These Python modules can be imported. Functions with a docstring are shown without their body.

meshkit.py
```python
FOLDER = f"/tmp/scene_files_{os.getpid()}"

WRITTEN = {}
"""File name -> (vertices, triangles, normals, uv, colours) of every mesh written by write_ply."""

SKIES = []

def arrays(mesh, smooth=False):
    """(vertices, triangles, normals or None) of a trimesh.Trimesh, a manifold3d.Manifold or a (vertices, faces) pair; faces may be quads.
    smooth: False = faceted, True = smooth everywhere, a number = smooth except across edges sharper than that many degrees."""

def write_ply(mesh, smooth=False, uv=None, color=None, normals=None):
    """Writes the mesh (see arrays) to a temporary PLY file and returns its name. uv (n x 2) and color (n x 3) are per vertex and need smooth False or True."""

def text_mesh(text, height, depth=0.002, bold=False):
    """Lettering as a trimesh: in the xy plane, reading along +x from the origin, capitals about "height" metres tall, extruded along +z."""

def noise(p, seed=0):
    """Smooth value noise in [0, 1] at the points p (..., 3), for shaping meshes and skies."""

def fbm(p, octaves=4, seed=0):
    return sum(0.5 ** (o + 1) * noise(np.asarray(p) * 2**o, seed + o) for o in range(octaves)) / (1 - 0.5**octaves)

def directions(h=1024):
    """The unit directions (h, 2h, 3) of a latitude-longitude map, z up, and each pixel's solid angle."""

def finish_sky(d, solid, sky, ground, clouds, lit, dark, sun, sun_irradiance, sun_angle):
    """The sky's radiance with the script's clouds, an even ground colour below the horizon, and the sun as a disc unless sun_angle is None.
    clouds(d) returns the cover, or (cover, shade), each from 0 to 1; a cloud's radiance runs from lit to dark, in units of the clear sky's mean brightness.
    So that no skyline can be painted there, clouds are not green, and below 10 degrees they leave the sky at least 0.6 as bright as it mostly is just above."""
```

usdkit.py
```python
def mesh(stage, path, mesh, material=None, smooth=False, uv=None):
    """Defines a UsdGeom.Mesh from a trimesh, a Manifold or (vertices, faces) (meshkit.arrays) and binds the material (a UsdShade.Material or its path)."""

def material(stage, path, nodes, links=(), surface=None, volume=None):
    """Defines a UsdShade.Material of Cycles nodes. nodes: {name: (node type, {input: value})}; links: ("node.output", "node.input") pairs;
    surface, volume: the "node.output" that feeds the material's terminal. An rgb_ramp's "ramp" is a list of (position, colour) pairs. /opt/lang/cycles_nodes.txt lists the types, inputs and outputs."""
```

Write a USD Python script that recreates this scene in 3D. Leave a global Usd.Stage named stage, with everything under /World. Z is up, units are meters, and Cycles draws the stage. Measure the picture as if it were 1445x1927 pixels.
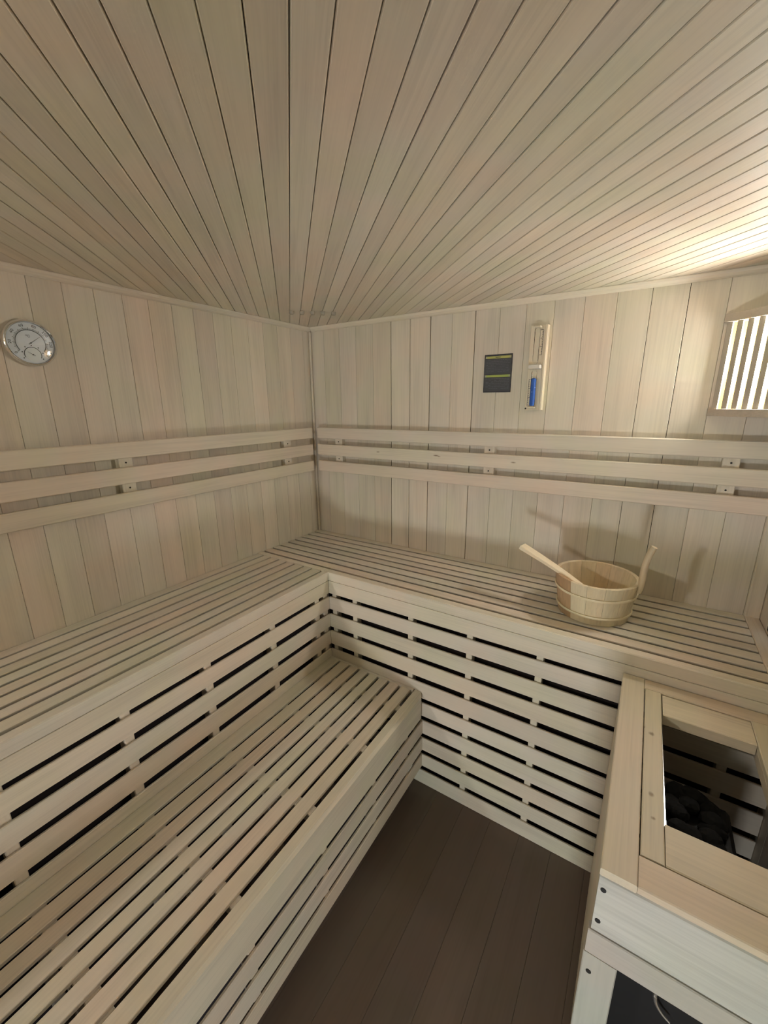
import math, random
import numpy as np, trimesh, usdkit, meshkit
from shapely.geometry import Polygon, box as sbox
from pxr import Usd, UsdGeom, UsdLux, UsdShade, Gf, Sdf

random.seed(7)
rng = np.random.default_rng(7)
stage = Usd.Stage.CreateInMemory()
UsdGeom.SetStageUpAxis(stage, 'Z')
UsdGeom.SetStageMetersPerUnit(stage, 1.0)
UsdGeom.Xform.Define(stage, '/World')
UsdGeom.Scope.Define(stage, '/World/Looks')

# ------------------------------------------------------------------ camera
F_PX, PITCH, ROLL, YAW = 771.5, 0.2589, -0.0077, 0.5689
CAM = (1.6421, -1.8248, 1.6697)
W_PX = 1445.0
EXPOSURE = 0.0
cp, sp, cy_, sy_ = math.cos(PITCH), math.sin(PITCH), math.cos(YAW), math.sin(YAW)
fwd = np.array([-sy_ * cp, cy_ * cp, -sp]); right = np.array([cy_, sy_, 0.0]); up = np.cross(right, fwd)
cr, sr = math.cos(ROLL), math.sin(ROLL)
right, up = cr * right + sr * up, -sr * right + cr * up
cam = UsdGeom.Camera.Define(stage, '/World/camera')
m = np.eye(4); m[0, :3], m[1, :3], m[2, :3], m[3, :3] = right, up, -fwd, CAM
cam.AddTransformOp().Set(Gf.Matrix4d(*m.ravel().tolist()))
cam.CreateHorizontalApertureAttr(36.0)
cam.CreateVerticalApertureAttr(36.0 * 1927 / 1445)
cam.CreateFocalLengthAttr(36.0 * F_PX / W_PX)
cam.CreateClippingRangeAttr(Gf.Vec2f(0.02, 100.0))
cam.CreateExposureAttr(EXPOSURE)

# ------------------------------------------------------------------ light levels
LAMP_RADIANCE = 290.0        # opal cover of the corner lamps
LAMP2_RADIANCE = 600.0
LOBBY_RADIANCE = 82.0        # bright lobby behind the glass door
SKY = 0.05                  # outside the cabin

dome = UsdLux.DomeLight.Define(stage, '/World/sky')
dome.CreateIntensityAttr(SKY)
lob = UsdLux.RectLight.Define(stage, '/World/lobby_light')
LOBBY_H, LOBBY_Z = 0.34, 0.20
lob.CreateWidthAttr(0.32); lob.CreateHeightAttr(LOBBY_H); lob.CreateIntensityAttr(LOBBY_RADIANCE)
lob.CreateColorAttr(Gf.Vec3f(0.93, 0.98, 1.0))
lob.AddTranslateOp().Set((1.80, -3.36, LOBBY_Z)); lob.AddRotateXOp().Set(90.0)   # shines toward +y

# ------------------------------------------------------------------ helpers
used = {}


def numbered(path):
    n = used.get(path, 0); used[path] = n + 1
    return path if n == 0 else '%s_%03d' % (path, n)


def tag(prim, label=None, cat=None, group=None, kind=None):
    p = prim.GetPrim() if hasattr(prim, 'GetPrim') else prim
    for k, v in (('label', label), ('category', cat), ('group', group), ('kind', kind)):
        if v:
            p.SetCustomDataByKey(k, v)
    return prim


def thing(name, label, cat, loc=None, group=None, kind=None):
    x = UsdGeom.Xform.Define(stage, numbered('/World/' + name))
    if loc is not None:
        x.AddTranslateOp().Set(tuple(map(float, loc)))
    tag(x, label, cat, group, kind)
    return x


def part(name, mesh, mat, parent=None, smooth=False, label=None, kind=None):
    base = str(parent.GetPath()) if parent is not None else '/World'
    o = usdkit.mesh(stage, numbered(base + '/' + name), mesh, mat, smooth=smooth)
    tag(o, label=label, kind=kind)
    return o


def hull(pts):
    return trimesh.convex.convex_hull(np.asarray(pts, float))


def bar(x0, x1, y0, y1, z0, z1, axis, ch=0.002):
    """A board along axis with its four long edges eased."""
    lo, hi = np.array([x0, y0, z0], float), np.array([x1, y1, z1], float)
    a, b = [k for k in range(3) if k != axis]
    ch = min(ch, 0.45 * (hi[a] - lo[a]), 0.45 * (hi[b] - lo[b]))
    pts = []
    for e in (lo[axis], hi[axis]):
        for (u, v) in ((lo[a] + ch, lo[b]), (hi[a] - ch, lo[b]), (hi[a], lo[b] + ch), (hi[a], hi[b] - ch), (hi[a] - ch, hi[b]), (lo[a] + ch, hi[b]), (lo[a], hi[b] - ch), (lo[a], lo[b] + ch)):
            q = np.zeros(3); q[axis], q[a], q[b] = e, u, v
            pts.append(q)
    return hull(pts)


def slat(x0, x1, y0, y1, z0, z1, axis, under=0.006):
    """A seat slat along axis: crisp top edges, sides undercut towards the bottom."""
    lo, hi = np.array([x0, y0, z0], float), np.array([x1, y1, z1], float)
    a = 1 - axis
    pts = []
    for e in (lo[axis], hi[axis]):
        for u, v in ((lo[a] + 0.0008, z1), (hi[a] - 0.0008, z1), (lo[a], z1 - 0.0008), (hi[a], z1 - 0.0008), (lo[a], z1 - 0.003), (hi[a], z1 - 0.003), (lo[a] + under, z0), (hi[a] - under, z0)):
            q = np.zeros(3); q[axis], q[a], q[2] = e, u, v
            pts.append(q)
    return hull(pts)


def block(x0, x1, y0, y1, z0, z1, ch=0.0015):
    """A box with all edges eased."""
    pts = []
    lo, hi = (x0, y0, z0), (x1, y1, z1)
    for sx in (0, 1):
        for sy in (0, 1):
            for sz in (0, 1):
                c = [hi[0] if sx else lo[0], hi[1] if sy else lo[1], hi[2] if sz else lo[2]]
                s = [-1 if sx else 1, -1 if sy else 1, -1 if sz else 1]
                for k in range(3):
                    q = [c[i] + (0 if i == k else s[i] * ch) for i in range(3)]
                    pts.append(q)
    return hull(pts)


def lathe(profile, n=48):
    """Revolve (r, z) points about z."""
    return trimesh.creation.revolve(np.asarray(profile, float), sections=n)


def tube(points, r, n=10, caps=True):
    p = np.asarray(points, float)
    t = np.gradient(p, axis=0); t /= np.linalg.norm(t, axis=1, keepdims=True)
    ref = np.array([0, 0, 1.0]) if abs(t[0][2]) < 0.9 else np.array([1.0, 0, 0])
    r = np.broadcast_to(np.asarray(r, float), (len(p),))
    vs = []
    for i in range(len(p)):
        a = np.cross(t[i], ref); a /= np.linalg.norm(a); b = np.cross(t[i], a)
        ang = np.arange(n) * 2 * math.pi / n
        vs.append(p[i] + r[i] * (np.cos(ang)[:, None] * a + np.sin(ang)[:, None] * b))
    v = np.vstack(vs); f = []
    for i in range(len(p) - 1):
        for k in range(n):
            a, b = i * n + k, i * n + (k + 1) % n
            f += [[a, b + n, b], [a, a + n, b + n]]
    if caps:
        v = np.vstack([v, p[0], p[-1]]); c0, c1 = len(v) - 2, len(v) - 1
        for k in range(n):
            f += [[c0, k, (k + 1) % n], [c1, (len(p) - 1) * n + (k + 1) % n, (len(p) - 1) * n + k]]
    mm = trimesh.Trimesh(v, f, process=False); mm.fix_normals()
    return mm


def torus_ring(R, r, z, n=64, k=8, flat=1.0):
    ang = np.linspace(0, 2 * math.pi, k, endpoint=False)
    prof = [(R + r * math.cos(a), z + flat * r * math.sin(a)) for a in ang]
    prof.append(prof[0])
    return lathe(prof, n)


# ------------------------------------------------------------------ materials
def srgb(*c):
    return tuple(((v / 255.0) / 12.92 if v <= 10 else (((v / 255.0) + 0.055) / 1.055) ** 2.4) for v in c)


mats = {}
TONES = [(1.0, 1.0, 1.0), (1.03, 0.98, 0.955), (0.97, 0.982, 0.94), (1.06, 1.05, 1.02), (0.925, 0.91, 0.895), (0.985, 0.96, 0.91)]
BASE = np.array((0.638, 0.579, 0.480))
GRAIN = {'x': (1.3, 60.0, 60.0), 'y': (60.0, 1.3, 60.0), 'z': (60.0, 60.0, 1.3)}


def wood(axis, tone=0, base=None, rough=0.5, contrast=1.0, name='wood', knots=(), spec=0.35, fine=1.0, seed=0, pull=1.0):
    """Planed light timber with its grain running along axis ('x', 'y', 'z', 'd' = the ceiling's diagonal)."""
    key = '%s_%s_%d%s' % (name, axis, tone, '_%d' % seed if seed else '')
    if key in mats:
        return mats[key]
    b = (BASE if base is None else np.asarray(base)) * np.array(TONES[tone])
    off = (3.17 * tone + 1.3 + seed, 7.91 * tone + 0.7, 5.33 * tone + 2.1 + 2 * seed)
    dark, light = b * (1 - 0.15 * contrast), np.minimum(b * (1 + 0.07 * contrast), 0.92)
    sc = GRAIN.get(axis, (60.0, 1.3, 60.0))
    sc = tuple(v * fine if v > 2 else v for v in sc)
    nodes = {
        'geo': ('geometry', {}),
        'rot': ('mapping', {'mapping_type': 'point', 'rotation': (0, 0, math.radians(-45.0) if axis == 'd' else 0.0)}),
        'map': ('mapping', {'mapping_type': 'point', 'location': off, 'scale': sc}),
        'map2': ('mapping', {'mapping_type': 'point', 'location': off, 'scale': tuple(v * (0.12 if v > 2 else 0.5) for v in sc)}),
        'n1': ('noise_texture', {'scale': 3.0, 'detail': 3.0, 'roughness': 0.6, 'distortion': 0.3}),
        'n2': ('noise_texture', {'scale': 2.2, 'detail': 2.0, 'roughness': 0.5, 'distortion': 0.5}),
        'n3': ('noise_texture', {'scale': 5.0, 'detail': 1.0}),
        'mixn': ('math', {'math_type': 'multiply_add', 'value2': 0.55}),
        'half': ('math', {'math_type': 'multiply', 'value2': 0.45}),
        'ramp': ('rgb_ramp', {'ramp': [(0.30, tuple(dark)), (0.5, tuple(b)), (0.68, tuple(light))]}),
        'hue': ('rgb_ramp', {'ramp': [(0.35, (1.03, 0.985, 0.975)), (0.5, (1, 1, 1)), (0.65, (0.975, 1.0, 0.955))]}),
        'col': ('mix_color', {'blend_type': 'multiply', 'fac': 1.0}),
        'bump': ('bump', {'strength': 0.10, 'distance': 0.002}),
        'p': ('principled_bsdf', {'roughness': rough, 'specular_ior_level': spec}),
    }
    links = [('geo.position', 'rot.vector'), ('rot.vector', 'map.vector'), ('rot.vector', 'map2.vector'),
             ('map.vector', 'n1.vector'), ('map2.vector', 'n2.vector'), ('geo.position', 'n3.vector'),
             ('n1.fac', 'half.value1'), ('n2.fac', 'mixn.value1'), ('half.value', 'mixn.value3'),
             ('mixn.value', 'ramp.fac'), ('n3.fac', 'hue.fac'),
             ('ramp.color', 'col.a'), ('hue.color', 'col.b'),
             ('n1.fac', 'bump.height'), ('bump.normal', 'p.normal')]
    last = 'col.result'
    for i, (kx, ky, kz, kr) in enumerate(knots):
        nodes['ks%d' % i] = ('mapping', {'mapping_type': 'point', 'scale': (pull if axis == 'x' else 1, pull if axis == 'y' else 1, pull if axis == 'z' else 1)})
        nodes['kd%d' % i] = ('vector_math', {'math_type': 'distance', 'vector2': (kx * (pull if axis == 'x' else 1), ky * (pull if axis == 'y' else 1), kz * (pull if axis == 'z' else 1))})
        nodes['kn%d' % i] = ('math', {'math_type': 'multiply_add', 'value2': 1.2 * kr, 'value3': -0.6 * kr})
        nodes['ka%d' % i] = ('math', {'math_type': 'add'})
        nodes['kr%d' % i] = ('map_range', {'from_min': 0.25 * kr, 'from_max': kr, 'to_min': 0.85, 'to_max': 0.0, 'clamp': True})
        nodes['km%d' % i] = ('mix_color', {'blend_type': 'mix', 'b': tuple(b * np.array((0.34, 0.27, 0.2)))})
        links += [('geo.position', 'ks%d.vector' % i), ('ks%d.vector' % i, 'kd%d.vector1' % i), ('n1.fac', 'kn%d.value1' % i), ('kd%d.value' % i, 'ka%d.value1' % i), ('kn%d.value' % i, 'ka%d.value2' % i), ('ka%d.value' % i, 'kr%d.value' % i),
                  ('kr%d.result' % i, 'km%d.fac' % i), (last, 'km%d.a' % i)]
        last = 'km%d.result' % i
    links.append((last, 'p.base_color'))
    mats[key] = usdkit.material(stage, '/World/Looks/' + key, nodes, links, surface='p.BSDF')
    return mats[key]


def plain(name, color, rough=0.5, metallic=0.0, spec=0.5, **kw):
    if name not in mats:
        mats[name] = usdkit.material(stage, '/World/Looks/' + name, {'p': ('principled_bsdf', {'base_color': color, 'roughness': rough, 'metallic': metallic, 'specular_ior_level': spec, **kw})}, surface='p.BSDF')
    return mats[name]


def glow(name, color, strength):
    mats[name] = usdkit.material(stage, '/World/Looks/' + name, {'e': ('emission', {'color': color, 'strength': strength})}, surface='e.emission')
    return mats[name]


def pane(name, tint=(1, 1, 1), ior=1.45):
    mats[name] = usdkit.material(stage, '/World/Looks/' + name, {'t': ('transparent_bsdf', {'color': tint}), 'g': ('glossy_bsdf', {'color': (1, 1, 1), 'roughness': 0.02}), 'f': ('fresnel', {'IOR': ior}), 'm': ('mix_closure', {})},
                                 [('f.fac', 'm.fac'), ('t.BSDF', 'm.closure1'), ('g.BSDF', 'm.closure2')], surface='m.closure')
    return mats[name]


BACK = plain('backing_dark', (0.03, 0.022, 0.015), 0.9)
CHROME = plain('chrome', (0.82, 0.83, 0.84), 0.08, 1.0)
STEEL = plain('brushed_steel', (0.78, 0.78, 0.77), 0.25, 1.0)
BLACKM = plain('black_enamel', (0.004, 0.004, 0.0045), 0.5)
SCREW = plain('screw_dark', (0.006, 0.005, 0.004), 0.6)
tone_of = lambda: random.choices(range(6), weights=(5, 3, 3, 3, 2, 3))[0]

# ------------------------------------------------------------------ dimensions of the cabin
R, FRONT, H = 2.06, -3.20, 2.07
HB, HL = 0.92, 0.484
DL, DB, DLL = 0.478, -0.486, 0.977
HG, GX, GY = 0.851, 1.671, -1.148

# ------------------------------------------------------------------ the setting
FLOORBASE = (0.122, 0.092, 0.073)
floor = thing('floor', 'dark brown wooden plank floor of the sauna cabin', 'floor', kind='structure')
part('backing', trimesh.creation.box(bounds=[[-0.03, FRONT - 0.6, -0.06], [R + 0.03, 0.03, -0.0205]]), BACK, floor)
x = 0.0
while x < R - 0.01:
    x1 = min(x + 0.118, R)
    part('plank', bar(x + 0.0002, x1 - 0.0002, FRONT, 0, -0.02, 0, 1, 0.0006), wood('y', random.choice((0, 2, 5)), FLOORBASE, 0.42, 1.0, 'floor_wood', spec=0.4), floor)
    x = x1

wall = thing('wall_back', 'back wall of pale upright tongue and groove planks behind the bucket and sand timer', 'wall', kind='structure')
part('backing', trimesh.creation.box(bounds=[[-0.03, 0.0145, -0.03], [R + 0.03, 0.04, H + 0.02]]), BACK, wall)
joints = [0.0] + [0.097 + 0.1065 * k for k in range(19)] + [R]
wide = {5: 0.0016, 6: 0.0012, 7: 0.0019, 9: 0.0015, 15: 0.0006, 16: 0.0008}
for i in range(len(joints) - 1):
    g0, g1 = wide.get(i, 0.00035), wide.get(i + 1, 0.00035)
    part('plank', bar(joints[i] + g0, joints[i + 1] - g1, 0, 0.014, 0, H, 2, 0.0010), wood('z', tone_of()), wall)

wall = thing('wall_left', 'left wall of pale upright tongue and groove planks carrying the dial thermometer', 'wall', kind='structure')
part('backing', trimesh.creation.box(bounds=[[-0.04, FRONT - 0.03, -0.03], [-0.0145, 0.0, H + 0.02]]), BACK, wall)
joints = [0.0, -0.0575] + [-0.149 - 0.0915 * k for k in range(33)] + [FRONT]
for i in range(len(joints) - 1):
    part('plank', bar(-0.014, 0, joints[i + 1] + 0.00035, joints[i] - 0.00035, 0, H, 2, 0.0010), wood('z', tone_of()), wall)

wall = thing('wall_right', 'right wall of pale upright planks beside the heater guard', 'wall', kind='structure')
WIN = (-0.215, -0.10, 0.925, 1.02)        # y0, y1, z0, z1 of the slot window
part('backing', trimesh.creation.box(bounds=[[R + 0.0145, FRONT - 0.03, -0.03], [R + 0.04, WIN[0], H + 0.02]]), BACK, wall)
y = 0.0
ys = [0.0, WIN[1], WIN[0]]
while ys[-1] > FRONT + 0.13:
    ys.append(ys[-1] - 0.1065)
ys.append(FRONT)
for i in range(len(ys) - 1):
    spans = [(0, H)] if i != 1 else [(0, WIN[2]), (WIN[3], H)]
    for z0, z1 in spans:
        part('plank', bar(R, R + 0.014, ys[i + 1] + 0.00035, ys[i] - 0.00035, z0, z1, 2, 0.0010), wood('z', tone_of()), wall)

wall = thing('wall_front', 'front wall of pale upright planks around the glass door behind the camera', 'wall', kind='structure')
DX0, DX1, DZ1 = 1.28, 1.98, 1.92
xs = [0.0]
while xs[-1] < R - 0.11:
    xs.append(xs[-1] + 0.1)
xs.append(R)
for i in range(len(xs) - 1):
    a, b = xs[i] + 0.00035, xs[i + 1] - 0.0007
    if b <= DX0 or a >= DX1:
        part('plank', bar(a, b, FRONT - 0.014, FRONT, 0, H, 2, 0.0010), wood('z', tone_of()), wall)
    else:
        if a < DX0: part('plank', bar(a, DX0, FRONT - 0.014, FRONT, 0, H, 2, 0.0010), wood('z', tone_of()), wall)
        if b > DX1: part('plank', bar(DX1, b, FRONT - 0.014, FRONT, 0, H, 2, 0.0010), wood('z', tone_of()), wall)
        part('plank', bar(max(a, DX0), min(b, DX1), FRONT - 0.014, FRONT, DZ1, H, 2, 0.0016), wood('z', tone_of()), wall)

door = thing('door_1', 'glass door in a pale wooden frame behind the camera', 'door', kind='structure')
part('frame', trimesh.util.concatenate([bar(DX0, DX0 + 0.05, FRONT - 0.05, FRONT - 0.0145, 0, DZ1, 2), bar(DX1 - 0.05, DX1, FRONT - 0.05, FRONT - 0.0145, 0, DZ1, 2), bar(DX0 + 0.05, DX1 - 0.05, FRONT - 0.05, FRONT - 0.0145, DZ1 - 0.05, DZ1, 0)]), wood('z', 0), door)
part('pane', block(DX0 + 0.052, DX1 - 0.052, FRONT - 0.036, FRONT - 0.028, 0.02, DZ1 - 0.052, 0.001), pane('door_glass'), door)
part('handle', tube([(DX0 + 0.10, FRONT - 0.026, 0.85), (DX0 + 0.10, FRONT + 0.02, 0.86), (DX0 + 0.10, FRONT + 0.02, 1.14), (DX0 + 0.10, FRONT - 0.026, 1.15)], 0.012), wood('z', 3), door)

# the ceiling: narrow boards laid at 45 degrees
ceil = thing('ceiling', 'ceiling of narrow pale boards laid diagonally across the cabin', 'ceiling', kind='structure')
part('backing', trimesh.creation.box(bounds=[[-0.03, FRONT - 0.03, H + 0.0145], [R + 0.03, 0.03, H + 0.03]]), BACK, ceil)
room = sbox(0, FRONT, R, 0)
S2 = math.sqrt(0.5)
PW = 0.04745


def strip(u0, u1):
    """Room floor plan between the lines (x + y)/sqrt2 = u0 and u1."""
    e1, e2 = np.array([S2, S2]), np.array([S2, -S2])
    q = Polygon([e1 * u0 - e2 * 5, e1 * u1 - e2 * 5, e1 * u1 + e2 * 5, e1 * u0 + e2 * 5])
    return q.intersection(room)


k = -80
u = -0.104 + PW * k
while u < R * S2:
    g = random.choice((0.0005, 0.0006, 0.0009, 0.0012))
    full, inset = strip(u + g, u + PW - g), strip(u + g + 0.0018, u + PW - g - 0.0018)
    if full.area > 1e-4 and inset.area > 1e-5 and full.geom_type == 'Polygon':
        f2, i2 = np.array(full.exterior.coords)[:-1], np.array(inset.exterior.coords)[:-1]
        pts = [(*q, H + 0.014) for q in f2] + [(*q, H + 0.0016) for q in f2] + [(*q, H) for q in i2]
        part('board', hull(pts), wood('d', tone_of()), ceil)
    u += PW

# mouldings and corner strips
TR = wood('y', 0), wood('x', 3), wood('z', 4)
def moulding(axis):
    prof = [(0, 0), (0.0, -0.019), (0.004, -0.021), (0.012, -0.017), (0.019, -0.010), (0.022, -0.003), (0.022, 0)]
    pts = []
    for a, z in prof:
        for e in (0, 1):
            if axis == 'left': pts.append((a, (FRONT if e else 0), H - 0.0005 + z))
            if axis == 'back': pts.append(((R if e else 0.0225), -a, H - 0.0005 + z))
            if axis == 'right': pts.append((R - a, (FRONT if e else -0.0225), H - 0.0005 + z))
    return hull(pts)
for i, (w_, lb, mt) in enumerate((('left', 'thin wooden moulding along the ceiling above the thermometer wall', TR[0]), ('back', 'thin wooden moulding along the ceiling above the sand timer wall', TR[1]), ('right', 'thin wooden moulding along the ceiling above the right wall', TR[0]))):
    tag(part('trim_%d' % (i + 1), moulding(w_), mt), lb, 'moulding', kind='structure')
tag(part('trim_4', bar(0.0005, 0.014, -0.014, -0.0005, HB + 0.001, H - 0.022, 2, 0.004), TR[2]), 'upright wooden strip in the corner between left and back walls', 'trim', kind='structure')
tag(part('trim_5', bar(2.016, R - 0.0005, -0.008, -0.0005, HB + 0.001, 1.6195, 2, 0.003), wood('z', 3)), 'upright wooden strip in the right corner below the lamp', 'trim', kind='structure')

win = thing('window_1', 'tiny black framed window slot in the right wall at bench height', 'window', kind='structure')
y0, y1, z0, z1 = WIN
part('frame', trimesh.util.concatenate([block(R + 0.001, R + 0.02, y1 - 0.012, y1 - 0.0008, z0, z1), block(R + 0.001, R + 0.02, y0 + 0.0008, y0 + 0.012, z0, z1), block(R + 0.001, R + 0.02, y0 + 0.012, y1 - 0.012, z0 + 0.0005, z0 + 0.010), block(R + 0.001, R + 0.02, y0 + 0.012, y1 - 0.012, z1 - 0.012, z1 - 0.0008)]), BLACKM, win)
part('pane', block(R + 0.008, R + 0.012, y0 + 0.012, y1 - 0.012, z0 + 0.010, z1 - 0.012, 0.0005), glow('window_glow', (0.92, 0.97, 1.0), 0.6), win)

# ------------------------------------------------------------------ benches
GAP_SHADE = plain('gap_shade_dark', (0.020, 0.014, 0.016), 0.9)  # near-black sheet added inside the benches so slat gaps read as shade
GAP = 0.0132
TS, TF = 0.018, 0.009        # thickness of upper seat slats and of front slats
SL = [0.0024, 0.0509, 0.1055, 0.1622, 0.2165, 0.2700, 0.3290, 0.3815, 0.4385]     # slat edges across an upper bench
ROWS = [(0.797, 0.733), (0.7085, 0.641), (0.6195, 0.549), (0.524, 0.449), (0.4275, 0.361), (0.339, 0.271), (0.2485, 0.183), (0.1605, 0.0968)]
UPY = [-0.56, -0.826, -1.121, -1.390, -1.678, -1.97, -2.26, -2.55, -2.84, -3.13]

b = thing('sauna_bench', 'upper slatted bench along the left wall under the thermometer', 'bench')
for i in range(8):
    part('seat_slat', slat(SL[i] + GAP / 2 * (i > 0), SL[i + 1] - GAP / 2, FRONT + 0.002, DB - 0.003, HB - TS, HB - random.uniform(0, 0.0008), 1), wood('y', tone_of()), b)
part('nose_board', bar(0.4385 + GAP / 2, DL, FRONT + 0.002, DB - 0.0005, HB - 0.0422, HB, 1, 0.003), wood('y', 0), b)
part('fascia_board', bar(DL - TF, DL - 0.0003, FRONT + 0.002, DB - 0.0005, 0.815, HB - 0.0427, 1, 0.001), wood('y', 5), b)
for z1, z0 in ROWS[:4]:
    part('front_slat', bar(DL - TF, DL, FRONT + 0.002, DB - 0.0005, z0, z1, 1, 0.002), wood('y', tone_of()), b)
for yy in UPY:
    part('upright', bar(DL - 0.045, DL - TF - 0.0003, yy - 0.014, yy + 0.014, 0.0005, HB - 0.0610, 2), wood('z', 1), b)
    part('joist', bar(0.003, 0.4430, yy - 0.016, yy + 0.016, HB - 0.060, HB - TS - 0.0012, 0), wood('x', 4), b)
part('upright', bar(DL - 0.045, DL - TF - 0.0003, DB - 0.030, DB - 0.002, 0.0005, HB - 0.0605, 2), wood('z', 1), b)
part('ledger', bar(0.001, 0.020, FRONT + 0.01, DB - 0.01, HB - 0.100, HB - 0.0605, 1), wood('y', 4), b)

part('gap_shade_panel', bar(DL - 0.050, DL - 0.0455, FRONT + 0.01, DB - 0.04, 0.001, HB - 0.062, 1, 0.0005), GAP_SHADE, b, label='added dark panel standing in for shade behind the front slats')
b = thing('sauna_bench', 'upper slatted bench along the back wall with the wooden bucket on it', 'bench')
for i in range(8):
    xr = 2.0150 if i < 7 else R - 0.001
    part('seat_slat', slat(0.0015, xr, -(SL[i + 1] - GAP / 2) * 1.0 - 0.006 * (i / 8), -(SL[i] + GAP / 2 * (i > 0)) - 0.006 * (i / 8), HB - TS, HB - random.uniform(0, 0.0008), 0), wood('x', tone_of()), b)
part('nose_board', bar(0.0015, R - 0.001, DB, -(0.4385 + GAP / 2) - 0.006, HB - 0.0422, HB, 0, 0.003), wood('x', 3), b)
part('end_board', bar(2.0165, R - 0.001, -0.386, -0.001, HB - 0.0275, HB + 0.001, 1, 0.003), wood('y', 1), b, label='short board closing the slat ends')
part('fascia_board', bar(DL + 0.0005, R - 0.001, DB + 0.0003, DB + TF, 0.815, HB - 0.0427, 0, 0.001), wood('x', 3), b)
for z1, z0 in ROWS:
    part('front_slat', bar(DL + 0.0005, R - 0.001, DB, DB + TF, z0, z1, 0, 0.002), wood('x', tone_of()), b)
part('base_board', bar(DL + 0.0005, R - 0.001, DB, DB + TF, 0.0005, 0.0728, 0, 0.002), wood('x', 2), b)
for xx in (0.500, 0.618, 0.9065, 1.165, 1.423, 1.690, 1.95):
    part('upright', bar(xx - 0.012, xx + 0.012, DB + TF + 0.0003, DB + 0.045, 0.0005, HB - 0.0605, 2), wood('z', 2), b)
    part('joist', bar(xx - 0.014, xx + 0.014, -0.4490, -0.003, HB - 0.060, HB - TS - 0.0012, 1), wood('y', 4), b)

part('gap_shade_panel', bar(DL - 0.04, R - 0.003, DB + 0.0455, DB + 0.050, 0.001, HB - 0.062, 0, 0.0005), GAP_SHADE, b, label='added dark panel standing in for shade behind the front slats')
b = thing('sauna_bench', 'lower slatted step bench standing on the floor in front of the left upper bench', 'bench')
LE = [DL + 0.0010, 0.5385, 0.5985, 0.6535, 0.708, 0.7615, 0.8155, 0.872, 0.9285]
for i in range(8):
    part('seat_slat', bar(LE[i] + 0.0064 * (i > 0), LE[i + 1] - 0.0064, FRONT + 0.002, DB - 0.0155, HL - 0.012, HL - random.uniform(0, 0.001), 1, 0.0014), wood('y', (2, 5, 1, 0, 2, 0, 1, 5)[i]), b)
q = []
for xx in (0.9285 + 0.0064, DLL):
    for zz in (0.3605, HL):
        q += [(xx, FRONT + 0.002, zz + (0.003 if zz < 0.4 else -0.003)), (xx + (0.003 if xx < 0.95 else -0.003), FRONT + 0.002, zz)]
        back = DB - (0.016 if (xx > 0.95) else 0.0005)
        q += [(xx, back, zz + (0.003 if zz < 0.4 else -0.012)), (xx - (0.012 if xx > 0.95 else -0.003), DB - 0.0005, zz - (0.003 if zz > 0.4 else 0))]
part('nose_board', hull(q), wood('y', 2), b)
part('end_strip', bar(DL + 0.001, 0.9335, DB - 0.0145, DB - 0.0006, HL - 0.045, HL - 0.0005, 0, 0.001), wood('x', 0), b)
for z1, z0 in ((0.3385, 0.271), (0.2485, 0.183), (0.1605, 0.0950)):
    part('front_slat', bar(DLL - TF, DLL, FRONT + 0.002, DB - 0.0005, z0, z1, 1, 0.002), wood('y', tone_of()), b)
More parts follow.
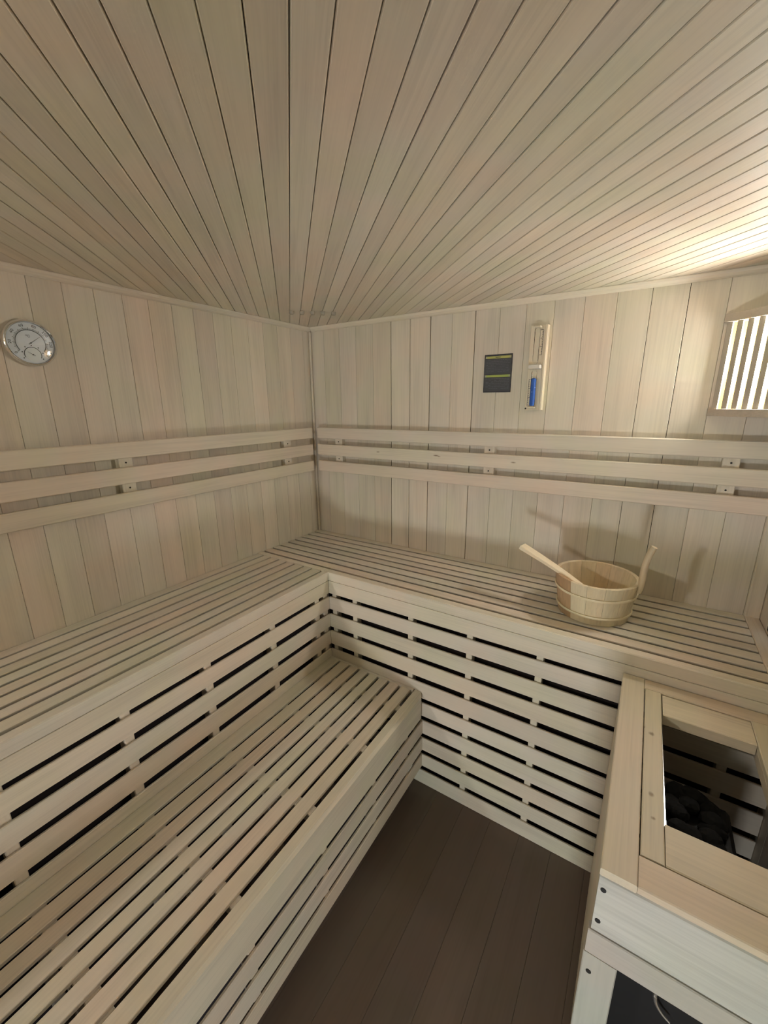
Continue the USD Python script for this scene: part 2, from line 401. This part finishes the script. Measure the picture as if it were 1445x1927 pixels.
for yy in (-0.61, -0.85, -1.125, -1.405, -1.675, -1.97, -2.26, -2.55, -2.84, -3.13):
    part('joist', bar(DL + 0.0015, DLL - 0.046, yy - 0.016, yy + 0.016, HL - 0.0445, HL - 0.0125, 0), wood('x', 0), b)
    part('upright', bar(DLL - 0.045, DLL - TF - 0.0003, yy - 0.012, yy + 0.012, 0.0965, 0.3600, 2), wood('z', 1), b)
    part('leg', bar(0.72, 0.76, yy - 0.02, yy + 0.02, 0.0005, HL - 0.0450, 2), wood('z', 1), b)

part('gap_shade_panel', bar(DLL - 0.052, DLL - 0.0475, FRONT + 0.01, DB - 0.002, 0.0965, 0.360, 1, 0.0005), GAP_SHADE, b, label='added dark panel standing in for shade behind the front slats')

# ------------------------------------------------------------------ backrests
RAILS = [(1.4829, 1.5421), (1.3896, 1.4502), (1.2982, 1.3576)]
def screw(pos, axis):
    c = trimesh.creation.cylinder(0.0032, 0.002, sections=10)
    if axis == 0: c.apply_transform(trimesh.transformations.rotation_matrix(math.pi / 2, [0, 1, 0]))
    if axis == 1: c.apply_transform(trimesh.transformations.rotation_matrix(math.pi / 2, [1, 0, 0]))
    c.apply_translation(pos); return c
t = thing('backrest', 'three rail wooden backrest on the left wall below the thermometer', 'backrest')
for k, (z0, z1) in enumerate(RAILS):
    part('rail', bar(0.0275, 0.045, FRONT + 0.002, -0.068, z0, z1, 1, 0.003), wood('y', (3, 1, 5)[k]), t)
for yc in (-0.245, -1.064, -1.885, -2.705):
    bt = part('batten', bar(0.0005, 0.027, yc - 0.025, yc + 0.025, 1.3000, 1.5400, 2, 0.002), wood('z', 3), t)
    for zz in (1.466, 1.372):
        part('screw', screw((0.0277, yc, zz), 0), SCREW, bt)
t = thing('backrest', 'three rail wooden backrest on the back wall below the sand timer', 'backrest')
rk = [(0.80, -0.045, 1.428, 0.0045), (1.165, -0.045, 1.420, 0.004), (0.47, -0.045, 1.427, 0.0035), (0.815, -0.045, 1.424, 0.003)]
for k, (z0, z1) in enumerate(RAILS):
    mt = wood('x', 3, name='rail_wood', knots=rk, pull=0.28) if k == 1 else wood('x', (0, 3, 1)[k])
    part('rail', bar(0.0610, R - 0.002, -0.045, -0.0275, z0, z1, 0, 0.003), mt, t)
for xc in (0.198, 1.052, 1.889):
    bt = part('batten', bar(xc - 0.024, xc + 0.024, -0.027, -0.0005, 1.3000, 1.5400, 2, 0.002), wood('z', 3), t)
    for zz in (1.466, 1.372):
        part('screw', screw((xc, -0.0277, zz), 1), SCREW, bt)

# ------------------------------------------------------------------ corner lamps
ORANGE = 0.9
def corner_lamp(name, label, corner, sx, sy, radiance, legs=0.26):
    """Opal lamp in a wall corner behind a diagonal shade of upright slats. sx, sy point into the room."""
    cx, cy0 = corner
    t = thing(name, label, 'lamp')
    P = lambda a, b, z: (cx + sx * a, cy0 + sy * b, z)
    for nm, z0, z1 in (('shade_top', 1.915, 1.940), ('shade_bottom', 1.620, 1.643)):
        pl = [(0.001, 0.001), (legs, 0.001), (legs, 0.012), (0.012, legs), (0.001, legs)]
        part(nm, hull([P(a, b_, z) for a, b_ in pl for z in (z0, z1)]), wood('x', 1, BASE * 0.66, name='backlit_dark_wood'), t)  # boards coloured darker than the walls to look backlit
    n = 10
    d = np.array([-S2, S2]); nrm = np.array([S2, S2])
    p0 = np.array([legs - 0.004, 0.010])
    L = (legs - 0.014) * math.sqrt(2)
    for i in range(n + 1):
        s = 0.012 + (L - 0.024) * i / n
        pts = []
        for ds in (-0.0088, 0.0088):
            for dn in (-0.009, -0.004):
                c = p0 + d * (s + ds) + nrm * dn
                pts += [P(max(c[0], 0.002), max(c[1], 0.002), z) for z in (1.6434, 1.9146)]
        part('slat', hull(pts), wood('z', (0, 2, 4)[i % 3], BASE * 0.62, name='backlit_dark_wood'), t)  # slats darkened in colour too, standing in for their backlit side
    for q in ([(0.0008, 0.0008), (legs - 0.012, 0.0008), (legs - 0.012, 0.006), (0.0008, 0.006)], [(0.0008, 0.0065), (0.006, 0.0065), (0.006, legs - 0.012), (0.0008, legs - 0.012)]):
        part('back_panel', hull([P(a, b_, z) for a, b_ in q for z in (1.6434, 1.9146)]), wood('z', 5, np.array((0.55, 0.30, 0.05)), name='amber_wood', contrast=0.6), t, label='amber toned panel inside the shade')
    # the fitting on the back wall
    fz, c0 = 1.788, np.array([0.060, 0.060])
    base = lathe([(0, 0), (0.088, 0), (0.088, 0.012), (0.080, 0.016), (0, 0.016)], 40)
    dome_ = lathe([(0.078, 0.0165), (0.0775, 0.026), (0.072, 0.040), (0.058, 0.051), (0.036, 0.058), (0, 0.060)], 40)
    for mm, nm, mt in ((base, 'lamp_base', plain('lamp_white', (0.8, 0.8, 0.78), 0.4)), (dome_, 'lamp_cover', glow('opal_' + ('near' if sx < 0 else 'far'), (1.0, 0.98, 0.94), radiance))):
        v = np.array(mm.vertices)
        ab = c0[None] + v[:, 0:1] * d[None] * 0.93 + v[:, 2:3] * nrm[None]
        ab = np.maximum(ab, 0.007)
        w = np.stack([cx + sx * ab[:, 0], cy0 + sy * ab[:, 1], fz + v[:, 1]], 1)
        m2 = trimesh.Trimesh(w, mm.faces, process=False); m2.fix_normals()
        part(nm, m2, mt, t, smooth=40)
    return t
corner_lamp('corner_lamp', 'glowing corner lamp behind upright wooden slats at the right end of the back wall', (R, 0.0), -1, -1, LAMP_RADIANCE)
corner_lamp('corner_lamp', 'corner lamp behind upright wooden slats in the corner behind the camera', (0.0, FRONT), 1, 1, LAMP2_RADIANCE)

# ------------------------------------------------------------------ ceiling buttons
BTN = [(0.2293, -0.3668), (0.2640, -0.3360), (0.2990, -0.3060), (0.3335, -0.2760), (0.3682, -0.2443)]
for i, (bx, by) in enumerate(BTN):
    o = part('ceiling_button', lathe([(0, 0.0), (0.0085, 0.0), (0.0105, 0.003), (0.0105, 0.0135), (0, 0.0135)][::-1], 24).apply_translation((bx, by, H - 0.0138)), wood('x', 5, name='button_wood', base=BASE * 0.55))
    tag(o, ('leftmost', 'second from left', 'middle', 'fourth from left', 'rightmost')[i] + ' of the five small round wooden buttons on the ceiling near the corner', 'button', 'round buttons on the ceiling')

# ------------------------------------------------------------------ thermometer on the left wall
TY, TZ = -1.2715, 1.8555
t = thing('dial_thermometer', 'round chrome rimmed dial thermometer with white face on the left wall', 'thermometer', (0, TY, TZ))
def on_left(mm, lift=0.0):
    """A mesh drawn in xy facing +z is hung on the left wall facing +x: right (+x) of the dial is +y."""
    v = np.array(mm.vertices)
    m2 = trimesh.Trimesh(np.stack([v[:, 2] + lift, v[:, 0], v[:, 1]], 1), mm.faces, process=False); m2.fix_normals(); return m2
RT = 0.0665
part('case', on_left(lathe([(0, 0.0005), (0.058, 0.0005), (0.062, 0.004), (0.062, 0.0125), (0, 0.0125)], 56)), plain('case_grey', (0.35, 0.35, 0.35), 0.4), t, smooth=40)
part('bezel', on_left(lathe([(0.0625, 0.006), (RT, 0.009), (RT + 0.0008, 0.014), (RT - 0.001, 0.019), (RT - 0.0045, 0.0215), (RT - 0.0065, 0.020), (RT - 0.0075, 0.0135), (0.0625, 0.0126), (0.0625, 0.006)], 72)), CHROME, t, smooth=40)
part('dial', on_left(lathe([(0, 0.0128), (0.0585, 0.0128), (0.0585, 0.0140), (0, 0.0140)], 56)), plain('dial_white', (0.82, 0.87, 0.90), 0.5), t)
INK = plain('dial_ink', (0.10, 0.12, 0.12), 0.6)
ticks = []
for k in range(71):
    a = math.radians(216 - 252 * k / 70)
    long_ = k % 5 == 0
    bx = trimesh.creation.box((0.0085 if long_ else 0.006, 0.0007 if not long_ else 0.0011, 0.0003))
    bx.apply_translation((0.0405 + (0.0 if long_ else -0.001), 0, 0)); bx.apply_transform(trimesh.transformations.rotation_matrix(a, [0, 0, 1])); bx.apply_translation((0, 0, 0.01425)); ticks.append(bx)
arc = []
for k in range(60):
    a0, a1 = math.radians(216 - 252 * k / 60), math.radians(216 - 252 * (k + 1) / 60)
    r0, r1 = 0.0362, 0.0382
    arc.append(hull([(r * math.cos(a), r * math.sin(a), z) for a in (a0, a1) for r in (r0, r1) for z in (0.01405, 0.01435)]))
part('scale', on_left(trimesh.util.concatenate(ticks + arc)), INK, t)
nums = []
for k, n in enumerate(range(0, 141, 20)):
    a = math.radians(216 - 252 * k / 7)
    g = meshkit.text_mesh(str(n), 0.0068, 0.0003, bold=True); c = g.bounds.mean(0); g.apply_translation((-c[0], -c[1], 0))
    g.apply_transform(trimesh.transformations.rotation_matrix(a - math.pi / 2, [0, 0, 1])); g.apply_translation((0.0508 * math.cos(a), 0.0508 * math.sin(a), 0.01405)); nums.append(g)
g = meshkit.text_mesh('°C', 0.007, 0.0003); c = g.bounds.mean(0); g.apply_translation((-c[0] - 0.004, -c[1] + 0.020, 0.01405)); nums.append(g)
part('numerals', on_left(trimesh.util.concatenate(nums)), INK, t)
def needle(ang, L, w, z, cx=0, cy0=0):
    a = math.radians(ang); d = np.array([math.cos(a), math.sin(a)]); n = np.array([-d[1], d[0]])
    pts = [np.array([cx, cy0]) + d * s + n * q for s, q in ((-0.006, w), (-0.006, -w), (L, 0.0002), (L, -0.0002))]
    return trimesh.util.concatenate([hull([(*p_, zz) for p_ in pts for zz in (z, z + 0.0005)]), lathe([(0, z), (0.0022, z), (0.0022, z + 0.0009), (0, z + 0.0009)], 14).apply_translation((cx, cy0, 0))])
part('needle', on_left(needle(38, 0.034, 0.0009, 0.0150)), INK, t)
sub = part('humidity_dial', on_left(lathe([(0, 0.01405), (0.0200, 0.01405), (0.0200, 0.0146), (0, 0.0146)], 40).apply_translation((0, -0.033, 0))), plain('dial_inner', (0.82, 0.88, 0.86), 0.5), t, label='small humidity dial in the lower part')
arc = []
for k in range(40):
    a0, a1 = math.radians(205 - 230 * k / 40), math.radians(205 - 230 * (k + 1) / 40)
    arc.append(hull([(r * math.cos(a), -0.033 + r * math.sin(a), z) for a in (a0, a1) for r in (0.0205, 0.0222) for z in (0.01405, 0.0148)]))
for k in range(7):
    a = math.radians(205 - 230 * k / 6)
    bx = trimesh.creation.box((0.003, 0.003, 0.0003)); bx.apply_transform(trimesh.transformations.rotation_matrix(a, [0, 0, 1])); bx.apply_translation((0.0265 * math.cos(a), -0.033 + 0.0265 * math.sin(a), 0.0142)); arc.append(bx)
part('scale', on_left(trimesh.util.concatenate(arc)), INK, sub)
part('needle', on_left(needle(150, 0.015, 0.0007, 0.0151, 0, -0.033)), INK, sub)
part('glass', on_left(lathe([(0, 0.0225), (0.03, 0.0219), (0.05, 0.0203), (0.0588, 0.0186), (0.0588, 0.0172), (0.05, 0.0188), (0.03, 0.0204), (0, 0.0210)], 56)), pane('dial_glass', ior=1.5), t, smooth=40)

# ------------------------------------------------------------------ sign and sand timer on the back wall
SX0, SX1, SZ0, SZ1 = 0.9995, 1.1195, 1.7125, 1.8675
t = thing('warning_sign', 'small black notice with two yellow heading bars on the back wall', 'sign')
part('plate', block(SX0, SX1, -0.0035, -0.0006, SZ0, SZ1, 0.0006), plain('sign_black', (0.012, 0.011, 0.014), 0.5), t)
part('panel', trimesh.util.concatenate([trimesh.creation.box(bounds=[[SX0 + 0.004, -0.0038, SZ0 + 0.006], [SX1 - 0.004, -0.0036, 1.7725]]), trimesh.creation.box(bounds=[[SX0 + 0.004, -0.0038, 1.7885], [SX1 - 0.004, -0.0036, 1.8480]])]), plain('sign_grey', (0.030, 0.033, 0.038), 0.5), t)
part('heading_bar', trimesh.creation.box(bounds=[[SX0 + 0.005, -0.0040, 1.8510], [SX1 - 0.005, -0.0036, 1.8605]]), plain('sign_yellow', (0.42, 0.42, 0.10), 0.5), t, label='yellow heading bar')
part('heading_bar', trimesh.creation.box(bounds=[[SX0 + 0.005, -0.0040, 1.7755], [SX1 - 0.005, -0.0036, 1.7845]]), plain('sign_lime', (0.34, 0.42, 0.07), 0.5), t, label='lime yellow heading bar')
marks = [trimesh.creation.box(bounds=[[a, -0.0042, z - 0.003], [a + 0.006, -0.0041, z + 0.003]]) for z in (1.8557, 1.7800) for a in (SX0 + 0.006, SX1 - 0.012)]
for mk_ in marks: part('icon', mk_, plain('sign_icon', (0.30, 0.30, 0.25), 0.5), t)
rl = []
for z0, z1 in ((1.795, 1.845), (1.724, 1.769)):
    z = z1
    while z > z0:
        a = SX0 + 0.010
        while a < SX1 - 0.014:
            w_ = random.uniform(0.005, 0.014); e = min(a + w_, SX1 - 0.008)
            if random.random() < 0.85: rl.append(trimesh.creation.box(bounds=[[a, -0.0042, z - 0.0009], [e, -0.0039, z + 0.0009]]))
            a = e + 0.0022
        z -= 0.0066
part('print_line', trimesh.util.concatenate(rl), plain('sign_print', (0.085, 0.09, 0.105), 0.6), t, kind='stuff')
part('heading_print', trimesh.creation.box(bounds=[[1.0480, -0.0043, 1.8545], [1.0700, -0.0041, 1.8570]]), plain('sign_black2', (0.05, 0.05, 0.02), 0.5), t)

BX0, BX1, BZ0, BZ1 = 1.190, 1.258, 1.638, 1.962
XC, YT = 1.2215, -0.042
t = thing('sand_timer', 'wall sand timer with blue sand in a glass tube on a pale wooden board', 'timer')
LIGHTW = np.array((0.70, 0.62, 0.47))
part('board', bar(BX0, BX1 - 0.010, -0.024, -0.0006, BZ0, BZ1, 2, 0.002), wood('z', 0, LIGHTW, name='timer_wood', contrast=0.5), t)
part('side_lip', bar(BX1 - 0.0098, BX1, -0.032, -0.0006, BZ0, BZ1, 2, 0.002), wood('z', 3, LIGHTW, name='timer_wood', contrast=0.5), t)
TUBE = 0.0105
zm = 1.806
prof = [(0.0001, 1.652), (TUBE * 0.7, 1.653), (TUBE, 1.660), (TUBE, zm - 0.022), (0.003, zm - 0.004), (0.003, zm + 0.004), (TUBE, zm + 0.022), (TUBE, 1.943), (TUBE * 0.7, 1.950), (0.0001, 1.951)]
part('glass_tube', lathe(prof, 28).apply_translation((XC, YT, 0)), pane('tube_glass', (0.985, 0.99, 0.99), 1.16), t, smooth=40)
part('sand', lathe([(0, 1.6545), (0.0075, 1.656), (0.0095, 1.662), (0.0095, 1.760), (0.004, 1.7635), (0, 1.7645)], 24).apply_translation((XC, YT, 0)), usdkit.material(stage, '/World/Looks/blue_sand', {'n': ('noise_texture', {'scale': 900.0}), 'r': ('rgb_ramp', {'ramp': [(0.3, (0.025, 0.09, 0.36)), (0.7, (0.05, 0.16, 0.52))]}), 'p': ('principled_bsdf', {'roughness': 0.8})}, [('n.fac', 'r.fac'), ('r.color', 'p.base_color')], surface='p.BSDF'), t, smooth=40)
clip = part('clamp', block(XC - 0.024, XC + 0.024, YT - 0.0135, -0.0245, zm - 0.008, zm + 0.008, 0.003), plain('clamp_white', (0.66, 0.62, 0.54), 0.4), t)
for z in (1.6485, 1.9545):
    part('end_cap', block(XC - 0.013, XC + 0.013, YT - 0.012, -0.0245, z - 0.0032, z + 0.0032, 0.0015), wood('x', 0, LIGHTW, name='timer_wood', contrast=0.5), t)
tk = []
for xb, zz, sgn in ((1.1985, (1.655, 1.760), 1), (1.2400, (1.852, 1.945), -1)):
    tk.append(trimesh.creation.box(bounds=[[xb - 0.0006, -0.0246, zz[0]], [xb + 0.0006, -0.0241, zz[1]]]))
    for k in range(16):
        z = zz[0] + (zz[1] - zz[0]) * k / 15
        l = 0.010 if k % 5 == 0 else 0.004
        tk.append(trimesh.creation.box(bounds=[sorted((xb, xb + sgn * l))[:1] + [-0.0246, z - 0.0009], sorted((xb, xb + sgn * l))[1:] + [-0.0241, z + 0.0009]]))
part('scale', trimesh.util.concatenate(tk), plain('timer_ink', (0.10, 0.08, 0.07), 0.6), t)
part('screw', screw((1.1935, -0.0245, 1.645), 1), SCREW, t)

# ------------------------------------------------------------------ bucket and ladle
BX, BY, BH, RB, RTOP = 1.548, -0.250, 0.1455, 0.1165, 0.1375
t = thing('water_bucket', 'round wooden stave bucket with two pale hoops on the back bench', 'bucket', (BX, BY, HB + 0.0009))
PINE = np.array((0.66, 0.56, 0.39))
rad = lambda z: RB + (RTOP - RB) * z / BH
NS = 15
stave_tone = {}
for i in range(NS):
    a0, a1 = 2 * math.pi * i / NS + 0.0025, 2 * math.pi * (i + 1) / NS - 0.0025
    am = math.degrees((a0 + a1) / 2)
    v, f = [], []
    aa = np.linspace(a0, a1, 4)
    for z in (0.0, BH):
        for a in aa: v.append((rad(z) * math.cos(a), rad(z) * math.sin(a), z))
        for a in aa: v.append(((rad(z) - 0.013) * math.cos(a), (rad(z) - 0.013) * math.sin(a), z))
    for k in range(3):
        f += [[k, k + 1, k + 9], [k, k + 9, k + 8], [k + 4, k + 12, k + 13], [k + 4, k + 13, k + 5], [8 + k, 9 + k, 13 + k], [8 + k, 13 + k, 12 + k], [k, k + 4, k + 5], [k, k + 5, k + 1]]
    f += [[0, 8, 12], [0, 12, 4], [3, 7, 15], [3, 15, 11]]
    mm = trimesh.Trimesh(v, f, process=False); mm.fix_normals()
    reddish = 195 < am < 232
    part('stave', mm, wood('z', (4, 5)[i % 2] if reddish else (2, 3, 0, 5)[i % 4], np.array((0.50, 0.34, 0.20)) if reddish else PINE, 0.5, 1.4, 'red_stave' if reddish else 'stave_wood', fine=0.7), t)
part('bucket_bottom', lathe([(0, 0.012), (rad(0.012) - 0.0135, 0.012), (rad(0.012) - 0.0135, 0.026), (0, 0.026)], 40), wood('x', 2, PINE, name='stave_wood'), t)
HOOP = wood('x', 3, np.array((0.70, 0.60, 0.42)), 0.45, 0.6, 'hoop_wood')
for zc in (0.030, 0.099):
    hp = [(rad(zc - 0.004) + 0.0003, zc - 0.004), (rad(zc) + 0.0045, zc - 0.004), (rad(zc) + 0.0055, zc), (rad(zc) + 0.0045, zc + 0.004), (rad(zc + 0.004) + 0.0003, zc + 0.004), (rad(zc - 0.004) + 0.0003, zc - 0.004)]
    part('hoop', lathe(hp, 72), HOOP, t, smooth=40)
# curved handle of bent wood rising from the right rim
hp = [(0.1340, -0.041, 0.122), (0.1385, -0.040, 0.142), (0.1390, -0.038, 0.168), (0.1385, -0.036, 0.192), (0.1395, -0.035, 0.216), (0.1430, -0.035, 0.242), (0.1490, -0.034, 0.267), (0.1570, -0.034, 0.288)]
hp = np.array(hp); tt = np.linspace(0, 1, len(hp)); t2 = np.linspace(0, 1, 22)
hp = np.stack([np.interp(t2, tt, hp[:, k]) for k in range(3)], 1)
for _ in range(3): hp[1:-1] = 0.5 * hp[1:-1] + 0.25 * (hp[2:] + hp[:-2])
part('handle', tube(hp, np.interp(t2, [0, 0.25, 0.8, 1], [0.0080, 0.0105, 0.0105, 0.0100]), 12), wood('z', 5, np.array((0.56, 0.46, 0.32)), name='handle_wood'), t, smooth=50)

t = thing('ladle', 'pale wooden ladle with a flat handle resting in the bucket', 'ladle')
A, B_ = np.array((1.281, -0.262, 1.127)), np.array((1.570, -0.334, 1.008))
def flat_handle(a, b_, w0, w1, th):
    d = (b_ - a) / np.linalg.norm(b_ - a); side = np.cross(d, (0, 0, 1)); side /= np.linalg.norm(side); nn = np.cross(side, d)
    vs, f = [], []
    N = 14
    for i in range(N + 1):
        s = i / N
        c = a + (b_ - a) * s + np.array((0, 0, 0.006 * math.sin(math.pi * s)))
        w = w0 + (w1 - w0) * s; hh = th * (1 - 0.35 * s); e = 0.0025
        for (q, h) in ((w - e, -hh), (w, -hh + e), (w, hh - e), (w - e, hh), (-w + e, hh), (-w, hh - e), (-w, -hh + e), (-w + e, -hh)):
            vs.append(c + side * q + nn * h)
    for i in range(N):
        for k in range(8):
            p_, q = i * 8 + k, i * 8 + (k + 1) % 8
            f += [[p_, q, q + 8], [p_, q + 8, p_ + 8]]
    for k in range(1, 7):
        f += [[0, k + 1, k], [N * 8, N * 8 + k, N * 8 + k + 1]]
    mm = trimesh.Trimesh(vs, f, process=False); mm.fix_normals(); return mm
LW = np.array((0.74, 0.66, 0.49))
part('handle', flat_handle(A, B_, 0.0200, 0.0100, 0.0085), wood('x', 3, LW, name='ladle_wood', contrast=0.6), t, smooth=30)
bowl = lathe([(0, 0.0), (0.018, 0.002), (0.031, 0.012), (0.036, 0.028), (0.033, 0.028), (0.028, 0.014), (0.016, 0.006), (0, 0.004)], 32)
bowl.apply_transform(trimesh.transformations.rotation_matrix(math.radians(12), [0, 1, 0])); bowl.apply_translation((1.576, -0.305, 0.992))
part('bowl', bowl, wood('x', 0, LW, name='ladle_wood', contrast=0.6), t, smooth=40)

# ------------------------------------------------------------------ heater guard and heater
gk = [(1.747, -0.733, HG, 0.0085), (1.748, -0.930, HG, 0.0075), (1.752, -0.99, HG, 0.005), (1.7285, -0.715, HG, 0.006)]
PG = np.array((0.62, 0.545, 0.42))
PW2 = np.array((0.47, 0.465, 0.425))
t = thing('heater_guard', 'pale pine box guard with an opening on top around the black heater', 'heater guard')
z0, z1 = HG - 0.017, HG
gx1 = R - 0.002
part('top_board', bar(GX, 1.7290, -1.148, DB - 0.004, z0, z1, 1), wood('y', 0, PG, name='guard_wood'), t)
part('top_board', bar(2.0095, gx1, -1.148, DB - 0.004, z0, z1, 1), wood('y', 5, PG, name='guard_wood'), t)
part('top_board', bar(1.7295, 2.0090, -1.148, -1.0850, z0, z1, 0), wood('x', 1, PG, name='guard_wood'), t)
part('top_board', bar(1.7295, 2.0090, -0.5405, DB - 0.004, z0, z1, 0), wood('x', 1, PG, name='guard_wood'), t)
part('lid_board', bar(1.7312, 1.7702, -1.0832, -0.5422, z0, z1 + 0.0005, 1), wood('y', 2, PG, name='lid_wood', knots=gk), t)
part('lid_board', bar(1.9685, 2.0078, -1.0832, -0.5422, z0, z1 + 0.0005, 1), wood('y', 2, PG, name='guard_wood'), t)
part('lid_board', bar(1.7712, 1.9675, -1.0832, -0.9905, z0, z1 + 0.0005, 0), wood('x', 2, PG, name='guard_wood'), t)
part('lid_board', bar(1.7730, 1.9675, -0.6360, -0.5440, z0 - 0.016, z1 - 0.002, 0), wood('x', 3, PG, name='guard_wood', contrast=1.6), t)
for a, b_ in ((1.7705, 1.7720), (1.9670, 1.9685)):
    pass
part('lid_runner', bar(1.9690, 1.985, -1.08, -0.545, z0 - 0.03, z0 - 0.0005, 1), wood('y', 4, PG, name='guard_wood'), t)
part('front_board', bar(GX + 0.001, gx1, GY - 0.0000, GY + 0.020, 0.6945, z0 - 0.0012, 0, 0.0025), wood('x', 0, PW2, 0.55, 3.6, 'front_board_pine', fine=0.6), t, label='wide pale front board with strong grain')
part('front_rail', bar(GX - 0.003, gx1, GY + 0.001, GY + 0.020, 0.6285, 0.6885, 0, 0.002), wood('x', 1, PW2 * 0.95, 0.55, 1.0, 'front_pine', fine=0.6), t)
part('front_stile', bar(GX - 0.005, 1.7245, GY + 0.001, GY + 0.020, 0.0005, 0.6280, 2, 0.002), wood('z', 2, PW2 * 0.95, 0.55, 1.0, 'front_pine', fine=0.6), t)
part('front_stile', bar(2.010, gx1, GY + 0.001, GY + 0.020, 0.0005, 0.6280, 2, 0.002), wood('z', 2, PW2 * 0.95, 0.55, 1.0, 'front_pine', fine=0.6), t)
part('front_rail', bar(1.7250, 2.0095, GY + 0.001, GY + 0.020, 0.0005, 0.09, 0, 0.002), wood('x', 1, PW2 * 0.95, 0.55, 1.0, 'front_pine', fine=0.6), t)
part('side_panel', bar(GX + 0.001, GX + 0.018, GY + 0.0205, DB - 0.004, 0.0005, z0 - 0.001, 1, 0.002), wood('y', 4, PG, name='guard_wood'), t)
for (sx_, sz_) in ((1.677, 0.803), (1.6765, 0.724), (1.676, 0.582)):
    sc_ = trimesh.creation.cylinder(0.0048, 0.0012, sections=14); sc_.apply_transform(trimesh.transformations.rotation_matrix(math.pi / 2, [1, 0, 0]))
    sc_.apply_translation((sx_ + 0.004, GY - 0.0007 + (0.001 if sz_ < 0.7 else 0), sz_))
    part('screw', sc_, SCREW, t)

t = thing('sauna_heater', 'black sauna heater standing inside the pale wooden guard', 'heater', (1.86, -0.85, 0))
part('body', block(-0.083, 0.083, -0.200, 0.190, 0.06, 0.655, 0.010), BLACKM, t)
for sx_ in (-0.065, 0.065):
    for sy_2 in (-0.17, 0.16):
        part('leg', block(sx_ - 0.012, sx_ + 0.012, sy_2 - 0.012, sy_2 + 0.012, 0.0005, 0.0600, 0.002), BLACKM, t)
part('added_front_plate', block(-0.155, 0.125, -0.232, -0.228, 0.085, 0.600, 0.001), plain('plate_dark', (0.012, 0.012, 0.013), 0.4), t)  # plate added and sized to keep door light out of the guard
st = []
for k in range(52):
    ic = trimesh.creation.icosphere(1, random.uniform(0.020, 0.030))
    v = np.array(ic.vertices); v *= (1 + 0.25 * (meshkit.noise(v * 60 + k * 7.3) - 0.5))[:, None]
    v *= np.array((1, random.uniform(0.8, 1.1), random.uniform(0.65, 0.9)))
    v += np.array((random.uniform(-0.062, 0.062), random.uniform(-0.18, 0.17), 0.660 + random.uniform(0, 0.022)))
    st.append(trimesh.Trimesh(v, ic.faces, process=False))
part('stones', trimesh.util.concatenate(st), plain('stone_black', (0.003, 0.003, 0.0032), 0.9), t, kind='stuff')
part('side_shield', hull([(-0.0875, yy, zz) for yy, zz in ((0.18, 0.60), (-0.136, 0.60), (-0.136, 0.832), (0.18, 0.832))] + [(-0.0875 + w_, yy, zz) for yy, w_ in ((0.18, 0.0006), (-0.136, 0.0040)) for zz in (0.60, 0.832)]), STEEL, t, label='bright steel heat shield edge')
ar = [(-0.064 + 0.055 * (1 - math.cos(a)), -0.244, 0.548 - 0.055 * math.sin(a)) for a in np.linspace(-0.5, 1.1, 18)]
part('trim_ring', tube(ar, np.linspace(0.0050, 0.0022, 18), 10), plain('satin_chrome', (0.95, 0.95, 0.95), 0.32, 1.0), t, smooth=50, label='curved chrome trim')
